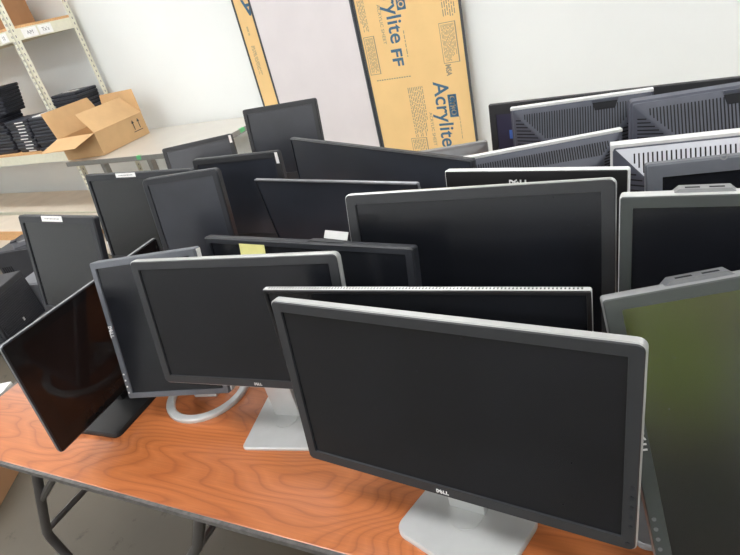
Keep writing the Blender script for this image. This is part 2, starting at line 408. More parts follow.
    if hump:
        u, hw, hh, m_ = hump
        q = [(-hw,0),(-hw*.75,hh),(hw*.75,hh),(hw,0)]
        MB().loft([[(u+p[0], .006, h-.001+p[1]) for p in q], [(u+p[0], .024, h-.001+p[1]) for p in q]], K).build('camera_hump', M[m_], root)
    if topdots:
        dm = MB()
        nn = 95
        for i in range(nn):
            u = -w/2+.012+(w-.024)*i/(nn-1)
            dm.box((u-.0012, .005, h+rim_out-.0006), (u+.0012, .010, h+rim_out+.0002), K)
        dm.build('vent_slots', M['charcoal'], root)
    return root, K

FIT = {
  'M1': [-0.3167, 0.5147, 0.8559, -0.4592, 7.0421, -0.6659, 0.5678, 0.3425],
  'M2': [-0.8053, 0.6268, 0.8979, 10.0322, 11.1707, -1.0179, 0.5056, 0.3064],
  'M15': [-0.365, 0.856, 0.9163, 5.2552, 13.3772, -0.2445, 0.5328, 0.3247],
  'M3': [-1.0818, 0.6107, 0.8268, 15.5693, 16.7994, 1.2726, 0.2999, 0.3649],
  'M4': [-1.325, 0.6496, 0.7874, 97.6093, -6.4132, -1.2394, 0.5208, 0.3305],
  'M5': [-1.7317, 0.8009, 0.8543, -1.0324, 14.5793, -0.1582, 0.4209, 0.3507],
  'M6': [-1.6695, 1.1252, 0.8724, -0.7025, 9.6484, -0.021, 0.5721, 0.3484],
  'M7': [-1.3093, 1.0213, 0.9134, 17.8038, 9.1514, -1.2271, 0.2574, 0.3309],
  'M8': [-1.4021, 1.3664, 0.849, 4.1242, 5.7559, 0.0246, 0.3903, 0.3303],
  'M9': [-1.9585, 1.7305, 0.8494, 26.4305, 12.9093, -0.2269, 0.3456, 0.2905],
  'M10': [-1.4768, 1.7606, 0.8874, 8.6588, 10.1961, -0.0883, 0.3504, 0.3604],
  'M11': [-0.7795, 1.2046, 0.788, -22.15, 4.6157, -0.0784, 0.7606, 0.4403],
  'M12': [-0.7393, 1.0219, 0.9272, -7.6338, -4.0666, 0.1417, 0.5107, 0.3004],
  'M13': [-0.7179, 0.739, 0.8425, -2.0287, 10.306, -0.0803, 0.5643, 0.3386],
  'M14': [-0.3818, 0.6204, 0.8424, 6.5603, 4.3752, 0.0514, 0.5594, 0.3376],
  'M16': [0.1085, 0.7998, 0.765, 2.6673, 9.3084, -0.3052, 0.3996, 0.476],
  'M17': [0.1475, 0.5666, 0.7936, 14.6, 20, 7.3, 0.3106, 0.4378],
  'M18': [-0.2782, 1.003, 0.9246, -5.4128, 5.6185, 0.2383, 0.3707, 0.2986],
  'M19': [-0.3617, 1.4583, 0.8454, 21.8605, 3.0001, -0.0185, 0.4398, 0.2799],
  'M20': [-0.2967, 1.7434, 0.8501, 8.3737, 1.9999, -0.0019, 0.4004, 0.3103],
  'M21': [-0.1705, 1.8413, 0.78, 2.4538, 3.725, -0.3027, 0.88, 0.36],
  'M22': [0.0673, 1.7264, 0.86, 12.5139, 3.0001, 0.2541, 0.45, 0.3],
  'M23': [0.0721, 1.4422, 0.7771, 8.1087, 3.0, 0.0049, 0.4888, 0.3536],
  'M24': [0.1139, 1.0492, 0.922, 10.201, 10.0698, 0.3063, 0.3492, 0.291],
  'M25': [-0.8289, 1.9674, 0.75, 15.9419, 4.0019, 0.439, 0.3073, 0.212],
}

SIL = dict(front='charcoal', rim='rimsilver', back='midsilver', rimw=.018, rim_out=.0020, r=.010, thick=.036, basem='alu', neckm='alu')
# --- the three silver rimmed wide ones
monitor('largest silver-rimmed widescreen monitor, in front of all others on a silver plate stand', FIT['M1'], (.018,.018,.018,.021), **SIL,
        base=dict(w=.212, d=.165, x=.006, y=.032, r=.026, tw=-14, t=.011, disc=.032), logo=('dell', -.007, .0095, .0095, 0),
        buttons=('black', [(.275, .045+.018*i) for i in range(5)]+[(.272,.012)], .0032))
monitor('silver-rimmed widescreen monitor left of the largest one, on a square silver plate stand', FIT['M2'], (.019,.019,.018,.019), **SIL,
        base=dict(w=.19, d=.19, x=.012, y=.058, r=.014, tw=5, t=.008, disc=.03), logo=('dell', .009, .009, .0085, 0))
monitor('silver-rimmed widescreen monitor in the middle row, behind the slim black one with dotted top', FIT['M15'], (.022,.022,.020,.02), **SIL,
        base=dict(w=.2, d=.14, y=.075, r=.018, t=.012))
# --- portrait one on the ring foot
s2, K2 = monitor('slate grey monitor turned upright on a silver ring foot, white logo on its left edge', FIT['M3'], (.015,.014,.015,.014), r=.005, front='greybezel', rim='greybezel', rimw=.03, rim_out=.001,
        thick=.058, stand='ring', base=dict(w=.235, d=.235, y=.108, tw=0), basem='silver', neckm='silver', neck_w=.05, logo=('dell', -.1425, .183, .0135, -90),
        buttons=('white', [(-.1425,.068),(-.1425,.051),(-.1425,.034),(-.1425,.017)], .0024))
MB().box((.1496,.010,.325), (.1512,.026,.360), K2).build('side_label', M['white'], s2)
MB().box((.1496,.008,.004), (.1535,.024,.030), K2).build('corner_clip', M['silver'], s2)
# --- glossy one at the table's left end
s4, K4 = monitor('glossy black display facing sideways at the left end of the long table', FIT['M4'], (.004,.004,.004,.004), r=.010, front='black', rim='midsilver', rimw=.009, rim_out=.0006, thick=.04, screen='gloss',
        full_glass=True, stand='plate', base=dict(w=.31, d=.19, y=.035, r=.018, t=.014), nodge=.006)
MB().loft([[(p[0], .00042, p[1]) for p in rrect(.513,.323,.006,5,0,.165)], [(p[0], .0002, p[1]) for p in rrect(.513,.323,.006,5,0,.165)],
           [(p[0], .0002, p[1]) for p in rrect(.435,.255,.001,5,0,.175)], [(p[0], .00042, p[1]) for p in rrect(.435,.255,.001,5,0,.175)]], K4, closed=True).build('glass_border', M['gloss_border'], s4)
for k, pts in enumerate(([(.035,.275),(.062,.20),(.068,.13),(.064,.05),(.070,.02)], [(.050,.25),(.078,.19),(.078,.10),(.074,.02)])):
    MB().tube([(u, -.0012, v) for u, v in pts], .0007, 5, K4).build('loose_film_edge', M['midsilver'], s4)

monitor('squarish black monitor with a white top sticker, standing alone at the far left', FIT['M5'], (.019,.019,.022,.03), front='black', stickers=[(-.008,.3395,.115,.018,'white',1)], thick=.06, base=dict(y=.11))
s6, K6 = monitor('wide black monitor with a white top sticker, behind the glossy sideways display', FIT['M6'], (.017,.017,.022,.026), front='black', rim='black', stickers=[(-.045,.338,.108,.015,'white',1)], thick=.055)
MB().tube([(-.277,-.0015,.085),(-.276,-.003,.055),(-.280,-.0015,.030)], .0018, 6, K6).build('cable_end', M['white'], s6)
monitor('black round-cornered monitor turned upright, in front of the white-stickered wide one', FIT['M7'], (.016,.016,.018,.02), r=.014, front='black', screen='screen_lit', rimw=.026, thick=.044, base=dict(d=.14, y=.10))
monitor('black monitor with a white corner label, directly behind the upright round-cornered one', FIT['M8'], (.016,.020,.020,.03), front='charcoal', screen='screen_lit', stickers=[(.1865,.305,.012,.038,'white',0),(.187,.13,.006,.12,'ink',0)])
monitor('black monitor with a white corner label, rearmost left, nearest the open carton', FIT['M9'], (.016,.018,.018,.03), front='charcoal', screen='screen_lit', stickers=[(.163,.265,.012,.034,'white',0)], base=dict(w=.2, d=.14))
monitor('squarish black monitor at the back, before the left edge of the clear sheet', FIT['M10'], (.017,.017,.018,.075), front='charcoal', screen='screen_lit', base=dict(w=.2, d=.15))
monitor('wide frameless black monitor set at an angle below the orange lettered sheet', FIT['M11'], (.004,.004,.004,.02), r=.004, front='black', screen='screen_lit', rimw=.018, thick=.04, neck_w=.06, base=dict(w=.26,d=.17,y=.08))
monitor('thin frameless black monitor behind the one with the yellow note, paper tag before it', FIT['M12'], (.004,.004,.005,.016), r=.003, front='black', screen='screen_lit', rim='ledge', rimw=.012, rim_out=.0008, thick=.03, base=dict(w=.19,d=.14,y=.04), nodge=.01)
s13, K13 = monitor('black widescreen monitor with a yellow paper note hanging on its top edge', FIT['M13'], (.016,.016,.012,.02), r=.004, front='black', rim='black', rimw=.022, thick=.042, base=dict(w=.2,d=.15,y=.14), hump=(.075,.056,.005,'charcoal'))
monitor('slim black monitor with dotted silver top edge, right behind the largest silver-rimmed one', FIT['M14'], (.006,.006,.006,.02), r=.003, front='deep', rim='silver', rimw=.014, rim_out=.001, thick=.034, topdots=True, base=dict(w=.21,d=.12,y=.148), neck_w=.06)
monitor('grey monitor with a port block on top, behind the green-reflecting one', FIT['M16'], (.018,.018,.018,.02), r=.004, front='olivebezel', rim='silver', rimw=.03, rim_out=.0015, usb=(-.083,'midsilver'), base=dict(w=.2,d=.16,y=.13))
monitor('grey monitor turned upright, its screen reflecting green, two ports on top', FIT['M17'], (.021,.017,.017,.018), r=.004, front='olivebezel', rim='midsilver', rimw=.03, rim_out=.001, screen='screen_green', usb=(-.034,'ledge'),
        base=dict(w=.33,d=.19,y=.14,r=.02,tw=-10), basem='midsilver', logo=('dell', -.1425, .226, .015, -90), buttons=('ledge', [(-.147,.108),(-.147,.092),(-.147,.076),(-.147,.060)], .0030))
monitor('monitor with silver top rim and white lettering under it, behind the middle silver-rimmed one', FIT['M18'], (.016,.016,.032,.03), r=.003, front='deep', rim='brightsilver', rimw=.020, rim_out=.002, thick=.036, logo=('dell', -.018, .270, .018, 0), base=dict(w=.17,d=.12,y=.08))
BK = dict(flip=True)
monitor('back of a monitor with silver top rim over one narrow row of slots', FIT['M19'], flip=True, front='black', rim='backdark', back='backdark', rimw=.020, rim_out=.002, vents=dict(c=.06,d=.035,n=62,slot=.42,reach=.80,trim='brightsilver'), base=dict(w=.2,d=.15))
monitor('back of a dark monitor with white top rim and hand grip, before the wide display', FIT['M20'], flip=True, front='black', rim='backdark', back='backdark', rimw=.022, rim_out=.002, vents=dict(c=.10,d=.05,n=50,slot=.36,notch=-.072,trim='brightsilver'), base=dict(w=.2,d=.15))
p21 = list(FIT['M21'])
monitor('wide dark display standing rearmost near the wall, small blue sticker on its screen', p21, (.022,.022,.035,.05), r=.003, front='charcoal', rim='charcoal', rimw=.02, rim_out=.001, screen='bluescreen', thick=.075, stickers=[(-.368,.252,.012,.03,'blue',0),(-.357,.240,.009,.02,'red',0)], base=dict(w=.4,d=.18))
monitor('back of a dark monitor with dark rim and long vent slots, rear right', FIT['M22'], flip=True, front='black', rim='backdark', back='backdark', rimw=.045, rim_out=.002, vents=dict(c=.12,d=.06,n=50,slot=.36,notch=-.03), base=dict(w=.2,d=.15))
monitor('back of a silver white monitor with slotted top, behind the plain grey-bezelled one', FIT['M23'], flip=True, front='black', rim='brightsilver', back='backdark', rimw=.032, rim_out=.002, vents=dict(c=.14,d=.08,n=46,slot=.34,reach=.42,plate='backsilver',trim='brightsilver',th=.012), base=dict(w=.2,d=.15), basem='midsilver')
monitor('dark monitor with wide grey bezel and small round mark, before the silver white back', FIT['M24'], (.026,.026,.024,.03), r=.003, front='greybezel', rim='greybezel', rimw=.025, logo=('round', -.05, .289, .006, 0), base=dict(w=.2,d=.12))
monitor('low light grey monitor back under the orange lettered sheet, behind the frameless monitor', FIT['M25'], flip=True, front='midsilver', rim='midsilver', back='midsilver', rimw=.03, rim_out=.002, thick=.06, base=dict(w=.2,d=.15), basem='midsilver')

# --- paper bits on the monitors
P13 = FIT['M13']; h13 = P13[7]
x, y, z, yaw, tilt, roll, w, h = P13
KW = Matrix.Translation((x, y, T)) @ Matrix.Rotation(math.radians(yaw), 4, 'Z') @ basis(z-T, tilt, roll)
nt_ = MB(); prof = [(-.006,h-.060),(-.0035,h-.045),(-.0014,h-.03),(-.0008,h-.018),(-.0008,h-.011)]
prof2 = [(d-.0005, v+.0001) for d, v in prof]
nt_.loft([[( -.166, d, v) for d, v in prof]+[(-.166, d, v) for d, v in prof2[::-1]], [(-.089, d, v) for d, v in prof]+[(-.089, d, v) for d, v in prof2[::-1]]], KW)
tag(nt_.build('paper_note', M['yellow']), 'pale yellow paper note stuck below the top edge of a black monitor', 'note')
tm = MB(); Kt = KW @ Matrix.Translation((.096, .016, h+.0043)) @ Matrix.Rotation(math.radians(3), 4, 'Y') @ Matrix.Rotation(math.radians(-28), 4, 'X')
tm.box((-.029,-.0004,0), (.029,.0004,.017), Kt)
tag(tm.build('paper_tag', M['silver']), 'small white paper tag standing on top of the monitor with the yellow note', 'tag')

# ------------------------------------------------------------------ steel table, open carton
steel = material('pale_steel_top', (206,202,194), .30, .25, var=.04, scale=5)
darkedge = material('dull_steel_edge', (150,150,146), .35, .6)
t2 = thing('steel_table', 'pale steel-edged table against the wall carrying the open carton', 'table', (-4.97, 2.92, 0), .015)
MB().box((0,0,T-.03), (1.72,.89,T), b=.004).build('table_top', steel, t2)
MB().box((-.004,-.012,T-.04), (1.724,-.001,T+.002), b=.003).build('front_edge', darkedge, t2)
MB().box((1.7205,-.012,T-.04), (1.732,.89,T+.002), b=.003).build('side_edge', darkedge, t2)
for lx, ly in ((.40,.08),(1.02,.08),(1.62,.08),(.40,.82),(1.62,.82)):
    MB().box((lx-.025,ly-.025,0), (lx+.025,ly+.025,T-.031), b=.004).build('leg', darkedge, t2)
MB().box((.98,-.0135,T-.030),(1.03,-.0125,T+.001)).add([(.98,-.0135,T+.0025),(1.03,-.0135,T+.0025),(1.03,.012,T+.0025),(.98,.012,T+.0025)],[(0,1,2,3)]).build('green_tape', M['green'], t2)
MB().box((1.7325,.47,T-.030),(1.7335,.53,T+.002)).add([(1.71,.47,T+.0025),(1.7335,.47,T+.0025),(1.7335,.53,T+.0025),(1.71,.53,T+.0025)],[(0,1,2,3)]).build('green_tape', M['green'], t2)

kraft = material('kraft_cardboard', (203,166,120), .8, var=.05, scale=8)
kraft2 = material('brown_cardboard', (172,130,94), .8, var=.05, scale=8)
def sheet(mb, quad, th, Mx=None):
    q = [Vector(p) for p in quad]; n = (q[1]-q[0]).cross(q[3]-q[0]).normalized()*th
    mb.loft([[tuple(p) for p in q], [tuple(p+n) for p in q]], Mx); return mb
def carton(name, label, loc, rz, w, d, h, m, open_=True, group=None):
    t = thing(name, label, 'box', loc, rz, group); e = .005
    b = MB()
    b.box((-w/2,-d/2,0), (w/2,d/2,e)); b.box((-w/2,-d/2,e), (w/2,-d/2+e,h)); b.box((-w/2,d/2-e,e), (w/2,d/2,h)); b.box((-w/2,-d/2+e,e), (-w/2+e,d/2-e,h)); b.box((w/2-e,-d/2+e,e), (w/2,d/2-e,h))
    if not open_: b.box((-w/2,-d/2,h), (w/2,d/2,h+e))
    b.build('carton_body', m, t)
    return t
bw, bd, bh = .47, .62, .205
bx = carton('cardboard_carton', 'open brown cardboard carton with raised flaps on the steel table', (-4.805, 3.30, T+.003), .12, bw, bd, bh, kraft)
def flap(quad, nm='flap'): sheet(MB(), quad, .004).build(nm, kraft, bx)
hw, hd = bw/2, bd/2
flap([(-hw,-hd,bh),(hw,-hd,bh),(hw-.02,-hd-.24,bh-.055),(-hw+.02,-hd-.24,bh-.055)])           # hanging down over the front
flap([(hw,-hd,bh),(hw,hd,bh),(hw-.155,hd-.03,bh+.17),(hw-.155,-hd+.03,bh+.17)])           # leaning inwards
flap([(hw,hd,bh),(-hw,hd,bh),(-hw+.02,hd+.02,bh+.22),(hw-.02,hd+.02,bh+.22)])             # standing at the back
flap([(-hw,hd,bh),(-hw,-hd,bh),(-hw-.09,-hd+.03,bh+.23),(-hw-.09,hd-.03,bh+.23)])         # standing at the left
am = MB(); AK = Matrix.Translation((hw+.0006, .19, .128)) @ Matrix.Rotation(PI/2, 4, 'Z') @ Matrix.Rotation(PI/2, 4, 'X') @ Matrix.Scale(.8, 4)
for ax in (-.045, .045):
    am.prism([(ax-.006,-.055),(ax+.006,-.055),(ax+.006,.02),(ax+.022,.02),(ax,.058),(ax-.022,.02),(ax-.006,.02)], 0, .0006, AK)
am.prism([(-.075,-.08),(.075,-.08),(.075,-.072),(-.075,-.072)], 0, .0006, AK)
am.build('arrow_mark', M['charcoal'], bx)

# ------------------------------------------------------------------ rack
rackm = material('cream_rack_paint', (222,220,200), .5, var=.04)
pale_m = material('pale_board', (214,204,188), .7, var=.05, scale=6); board_m = material('particle_board', (214,168,118), .85, var=.15, scale=80)
rx1, rx0, ry0, ry1 = -5.255, -8.6, 3.19, 3.86
rack = thing('storage_rack', 'cream slotted steel storage rack with particle board shelves', 'rack', (rx1, ry0, 0))
def post(px, py, sx, sy):
    b = MB(); w = .050; e = .003
    b.box((min(px,px+sx*w), min(py,py+sy*e), 0), (max(px,px+sx*w), max(py,py+sy*e), 2.6)); b.box((min(px,px+sx*e), min(py,py+sy*w), 0), (max(px,px+sx*e), max(py,py+sy*w), 2.6))
    n0 = len(b.f); s = b; z = .06
    while z < 2.55:
        for q in (.013, .030):
            s.box((px+sx*q-.004, py-sy*.0006, z), (px+sx*q+.004, py+sy*.0004, z+.020)) if sy > 0 else s.box((px+sx*q-.004, py+sy*(e-.0004)-.0006, z), (px+sx*q+.004, py+sy*e+.0006, z+.020))
        for q in (.024,):
            s.box((px-.0006 if sx > 0 else px-.0004, py+sy*q-.004, z), (px+.0004 if sx > 0 else px+.0006, py+sy*q+.004, z+.020))
        z += .05
    b.build('post', rackm, rack, mat2=M['ink'], split=n0)
W = rx1-rx0; D_ = ry1-ry0
post(0, 0, -1, 1); post(0, D_, -1, -1); post(-W, 0, 1, 1); post(-W, D_, 1, -1)
for zs in (.672, 1.785):
    MB().box((-W+.004,.004,zs), (-.004,.022,zs+.095)).build('front_beam', rackm, rack)
    MB().box((-W+.004,D_-.022,zs), (-.004,D_-.004,zs+.095)).build('rear_beam', rackm, rack)
    MB().box((-.022,.022,zs), (-.004,D_-.022,zs+.095)).build('side_beam', rackm, rack)
    MB().box((-W+.004,.022,zs), (-W+.022,D_-.022,zs+.095)).build('side_beam', rackm, rack)
    MB().box((-W+.024,.006,zs+.0955), (-.024,D_-.024,zs+.118)).build('shelf_board', board_m, rack)
MB().box((-W+.06,.012,.09), (-.06,D_-.06,.108)).build('shelf_board', pale_m, rack)
MB().box((-W+.004,.004,.03), (-.004,.012,.108)).build('front_beam', rackm, rack)
def card(M_, txt, w=.12):
    c = MB().box((-w/2,-.038,0), (w/2,.038,.0006), M_).build('shelf_label', M['white'], rack)
    text(txt, .045, M_ @ Matrix.Translation((0,0,.0008))).build('lettering', M['ink'], c)
FR = Matrix.Rotation(PI/2, 4, 'X')
card(Matrix.Translation((-.155,.0030,1.832)) @ FR, '12')
SR = Matrix.Rotation(PI/2, 4, 'Z') @ FR
card(Matrix.Translation((-.0030,.17,1.832)) @ SR, 'AM', .15); card(Matrix.Translation((-.0030,.33,1.832)) @ SR, "Tx's", .14)
ZU, ZL = 1.785+.1185, .672+.1185
def closed_box(label, cx, cy, rz, w, d, h):
    t = thing('cardboard_box', label, 'box', (cx, cy, ZU), rz)
    MB().box((-w/2,-d/2,.0005), (w/2,d/2,h), b=.004).build('box_body', kraft2, t)
    MB().box((-.025,-d/2-.0006,h*.0+.001), (.025,d/2+.0006,h+.0006)).build('packing_tape', kraft, t)
closed_box('brown cardboard box on the upper rack shelf, beside the corner posts', -5.86, 3.50, .12, .42, .42, .42)
closed_box('second brown cardboard box farther left on the upper rack shelf', -6.42, 3.47, .05, .45, .42, .38)

# laptops stacked on the lower shelf
lap_m = material('laptop_black', (44,46,54), .5, var=.1); lap_lid = material('laptop_lid', (54,57,68), .42, var=.1)
def laptop_proto():
    t = thing('laptop', '', 'laptop')
    MB().loft([[(p[0],p[1],.0004) for p in rrect(.375,.268,.012,3)], [(p[0],p[1],.018) for p in rrect(.385,.28,.014,3)]]).build('laptop_base', lap_m, t)
    MB().loft([[(p[0],p[1],.0195) for p in rrect(.383,.278,.014,3)], [(p[0],p[1],.028) for p in rrect(.383,.278,.014,3)], [(p[0],p[1],.032) for p in rrect(.365,.26,.014,3)]]).build('lid', lap_lid, t)
    MB().box((-.15,.11,.017), (.15,.132,.0215)).build('hinge', M['deep'], t)
    return t
proto = laptop_proto(); first = True
lab_m = MB()
sticker_mesh = MB().box((-.02,-.1425,.005), (.12,-.1395,.015)).build('sticker', M['white']); sdata = sticker_mesh.data; bpy.data.objects.remove(sticker_mesh)
def place_laptop(x, y, z, rz, label, group, sticker=False, tilt=0):
    global first
    o = proto if first else copy_tree(proto); first = False
    for ch in list(o.children):
        if ch.name.startswith('sticker'): bpy.data.objects.remove(ch)
    o.location = (x, y, z); o.rotation_euler = (0, tilt, rz); o['label'] = label; o['group'] = group
    if sticker:
        s = bpy.data.objects.new('sticker', sdata); C.objects.link(s); s.parent = o
G1 = 'laptops stacked on the lower rack shelf'
def stack(x, y, n, label, top=None, sticker=False, jit=.012, rz0=0, z0=None):
    z = ZL if z0 is None else z0
    for i in range(n):
        place_laptop(x+random.uniform(-jit,jit), y+random.uniform(-jit,jit), z+.0005, rz0+random.uniform(-.06,.06), top if (top and i == n-1) else label, G1, sticker)
        z += .0328
    return z
stack(-6.00, 3.36, 10, 'black laptop in the stack whose front edges carry white stickers, lower rack shelf', None, True)
zt = stack(-6.46, 3.37, 12, 'black laptop in the lower part of the tall left stack on the rack shelf')
random.seed(3)
for i in range(8):
    place_laptop(-6.40+.012*i, 3.37, zt+.001+.0333*i, .25+random.uniform(-.03,.03), 'black laptop in the turned upper part of the tall left stack on the rack', G1)
stack(-5.575, 3.345, 10, 'black laptop in the stack right behind the front rack post')
zr = stack(-5.50, 3.660, 14, 'black laptop in the rear stack beside the open carton, lower rack shelf', 'topmost black laptop of the rear stack beside the open carton, under a paper strip', jit=.01, rz0=.1)
tag(MB().box((-.10,-.03,0), (.10,.02,.004), Matrix.Translation((-5.50,3.64,zr+.0005)) @ Matrix.Rotation(.1,4,'Z')).build('paper_strip', M['white']), 'white strip of paper on the rear laptop stack', 'paper')
tag(MB().box((-.14,-.10,0), (.14,.10,.008), Matrix.Translation((-5.575,3.35,ZL+10*.0328+.001))).build('white_booklet', M['white']), 'thin white booklet on the laptop stack behind the front rack post', 'booklet')
random.seed(11)

# ------------------------------------------------------------------ plastic sheets against the wall
paper = material('orange_masking_paper', (234,198,138), .7, var=.03, scale=5)
inkblue = material('blue_print', (66,104,132), .7)
inkbrown = material('faded_blue_print', (150,140,120), .8)
dark_edge = material('dark_sheet_edge', (70,74,80), .35)
clear_m = material('hazy_clear_sheet', (222,217,219), .16, spec=.6, var=.03, scale=3)
def sheet_panel(name, label, x0, x1, y, zt, m, zb=.004, lean=.03, frame=.016):
    t = thing(name, label, 'sheet', ((x0+x1)/2, y, .0)); w = x1-x0
    K = Matrix.Rotation(-math.atan(lean/zt), 4, 'X')
    MB().box((-w/2+.002, 0, zb), (w/2-.002, .006, zt), K).build('panel', m, t)
    f = MB()
    f.box((-w/2,-.004,zb), (-w/2+frame,.010,zt), K); f.box((w/2-frame,-.004,zb), (w/2,.010,zt), K); f.box((-w/2+frame,-.004,zt-frame), (w/2-frame,.010,zt), K)
    f.build('edge_trim', dark_edge, t)
    return t, K
ZS = 1.95
shA, KA = sheet_panel('acrylic_sheet', 'orange paper covered plastic sheet at the left, mostly behind the hazy clear one', -3.315, -2.56, 3.868, ZS, paper)
shB, KB = sheet_panel('acrylic_sheet', 'hazy clear plastic sheet with dark edges leaning between the two orange ones', -3.125, -2.20, 3.842, ZS, clear_m)
shC, KC = sheet_panel('acrylic_sheet', 'orange paper covered plastic sheet with big blue lettering, rightmost against the wall', -2.192, -1.378, 3.842, ZS, paper)
def on_sheet(sh, K, cx, xw, z, rot=-90):
    return K @ Matrix.Translation((xw-cx, -.0004, z)) @ Matrix.Rotation(PI/2, 4, 'X') @ Matrix.Rotation(math.radians(rot), 4, 'Z')
cC = (-2.192-1.378)/2
def ctext(s, x, z0, z1, size, m=inkblue, bold=.0, nm='lettering', sh=None, K=None, cx=None):
    sh = sh or shC; K = K or KC; cx = cC if cx is None else cx
    text(s, size, on_sheet(sh, K, cx, x, (z0+z1)/2), .0004, abs(z0-z1), bold).build(nm, m, sh)
ctext('Acrylite', -1.627, .818, .325, .165, bold=.002)
ctext('Acrylite', -1.902, 1.62, 1.125, .165, bold=.002); ctext('FF', -1.912, 1.085, .965, .12, bold=.003)
def cyro(x, z0, z1):
    k = MB().box((x-.034-cC,-.0008,z1), (x+.034-cC,-.0001,z0), KC).build('logo_patch', inkblue, shC)
    ctext('CYRO', x, z0-.012, z1+.014, .062, paper, .002)
cyro(-1.534, .715, .548); cyro(-1.812, 1.51, 1.335)
ctext('ACRYLIC SHEET', -1.722, .60, .34, .035, inkbrown); ctext('ACRYLIC SHEET', -1.99, 1.40, 1.13, .035, inkbrown)
def lines(x0, x1, z0, z1, n, m=inkbrown, frame=False, sh=None, K=None, cx=None):
    """columns of tiny unreadable print running down the sheet"""
    sh = sh or shC; K = K or KC; cx = cC if cx is None else cx
    b = MB(); step = (x1-x0)/n
    for i in range(n):
        xx = x0+step*(i+.5); z = z0
        end = z1+(z0-z1)*random.choice((0,0,0,.1,.3))
        while z > end+.01:
            L = random.uniform(.012,.045); zz = max(end, z-L)
            b.box((xx-step*.2-cx,-.0007,zz), (xx+step*.2-cx,-.0001,z), K); z = zz-.008
    if frame:
        e = .004
        for lo, hi in (((x0-.012,z1-.012),(x0-.008,z0+.012)),((x1+.006,z1-.012),(x1+.014,z0+.012)),((x0-.012,z0+.008),(x1+.012,z0+.012)),((x0-.012,z1-.012),(x1+.012,z1-.008))):
            b.box((lo[0]-cx,-.0007,lo[1]), (hi[0]-cx,-.0001,hi[1]), K)
    b.build('small_print', m, sh)
lines(-1.545, -1.448, 1.19, .945, 11, frame=True); lines(-2.15, -2.085, 1.19, .94, 9, frame=True)
lines(-1.88, -1.75, .80, .42, 9); lines(-1.52, -1.42, 1.45, 1.235, 6); lines(-2.16, -2.10, 1.45, 1.235, 5)
lines(-1.91, -1.80, .40, .20, 8, frame=True); lines(-1.835, -1.82, 1.20, 1.0, 1); lines(-1.50, -1.49, .55, .36, 1)
ctext('MSA', -1.528, .925, .845, .055, inkbrown, .002)
b = MB()
for i in range(14): b.box((-2.12+.021*i-cC,-.0007,.878), (-2.12+.021*i+.014-cC,-.0001,.886), KC)
b.build('small_print', inkbrown, shC)
cA = (-3.315-2.56)/2
text('A', .17, on_sheet(shA, KA, cA, -3.165, 1.585, 180), .0004, .12, .004).build('lettering', inkblue, shA)
lines(-3.255, -3.215, 1.30, 1.05, 4, sh=shA, K=KA, cx=cA); lines(-3.245, -3.225, 1.45, 1.38, 2, sh=shA, K=KA, cx=cA)

# ------------------------------------------------------------------ things on the floor
dk = material('equipment_dark', (48,49,54), .5); dk2 = material('equipment_grey', (120,122,128), .45); dk4 = material('adapter_grey', (168,170,176), .5); dk3 = material('equipment_mid', (56,57,63), .5)
def tower(label, loc, rz, w, d, h):
    t = thing('computer_tower', label, 'computer', loc, rz)
    MB().box((-w/2,-d/2,.0005), (w/2,d/2,h), b=.008).build('case', dk, t)
    g = MB(); n = 24
    for i in range(n):
        z = .03+(h-.06)*i/n
        g.box((w/2-.001,-d/2+.02,z), (w/2+.006,d/2-.02,z+(h-.06)/n*.55))
    for i in range(n):
        z = .03+(h-.06)*i/n
        g.box((-w/2+.02,-d/2-.006,z), (w/2-.02,-d/2+.001,z+(h-.06)/n*.55))
    g.build('ribbed_grille', dk3, t)
    MB().box((w/2+.004,-.01,h*.30), (w/2+.008,.004,h*.36)).build('badge', M['letter'], t)
    return t
tower('black computer tower with a ribbed grille on the floor left of the long table', (-3.98, 1.42, 0), .45, .22, .42, .40)
def device(name, label, cat, loc, rz, w, d, h, bm_, tm_):
    t = thing(name, label, cat, loc, rz)
    MB().box((-w/2,-d/2,.0005), (w/2,d/2,h), b=.006).build('case', bm_, t)
    MB().box((-w/2+.015,-d/2+.015,h-.001), (w/2-.015,d/2-.015,h+.004)).build('top_plate', tm_, t)
    s = MB()
    for i in range(5): s.box((-w/2+.03+.02*i,-d/2-.002,h*.3), (-w/2+.04+.02*i,-d/2+.001,h*.7))
    s.build('vent_slots', M['slot'], t)
    return t
device('desktop_computer', 'tall dark desktop case on the floor behind the ribbed tower', 'computer', (-4.52,2.06,0), .35, .44, .36, .40, dk, dk3)
device('desktop_computer', 'grey desktop computer case on the floor, leftmost with a pale top', 'computer', (-4.02,1.80,0), .30, .34, .28, .27, dk2, dk2)
device('desktop_computer', 'low dark desktop case on the floor under the farthest left monitor', 'computer', (-3.50,1.60,0), .3, .52, .32, .14, dk, dk3)
device('desktop_computer', 'black desktop case on the floor closest to the long table end', 'computer', (-3.02,1.30,0), .3, .40, .38, .12, dk, dk)
for lx, ly, rz, lb in ((-3.62,1.60,.5,'pale grey power adapter on the low dark desktop case, left of the two'), (-3.40,1.66,.2,'pale grey power adapter on the low dark desktop case, right of the two')):
    t = thing('power_adapter', lb, 'adapter', (lx,ly,.1445), rz, 'adapters on the low case')
    MB().box((-.05,-.035,0), (.05,.035,.055), b=.006).build('case', dk4, t); MB().tube([(.05,0,.02),(.07,0,.02),(.09,.01,.006),(.14,.02,.004)], .003, 6).build('cord', dk, t)
t = thing('desk_phone_handset', 'grey handset lying across the tall dark desktop case', 'handset', (-4.45,2.02,.4045), .95)
MB().loft([[(x, -.022, zz) for x, zz in ((-.11,0),(.11,0),(.11,.05),(.06,.032),(-.06,.032),(-.11,.05))], [(x, .022, zz) for x, zz in ((-.11,0),(.11,0),(.11,.05),(.06,.032),(-.06,.032),(-.11,.05))]]).build('grip', dk2, t)
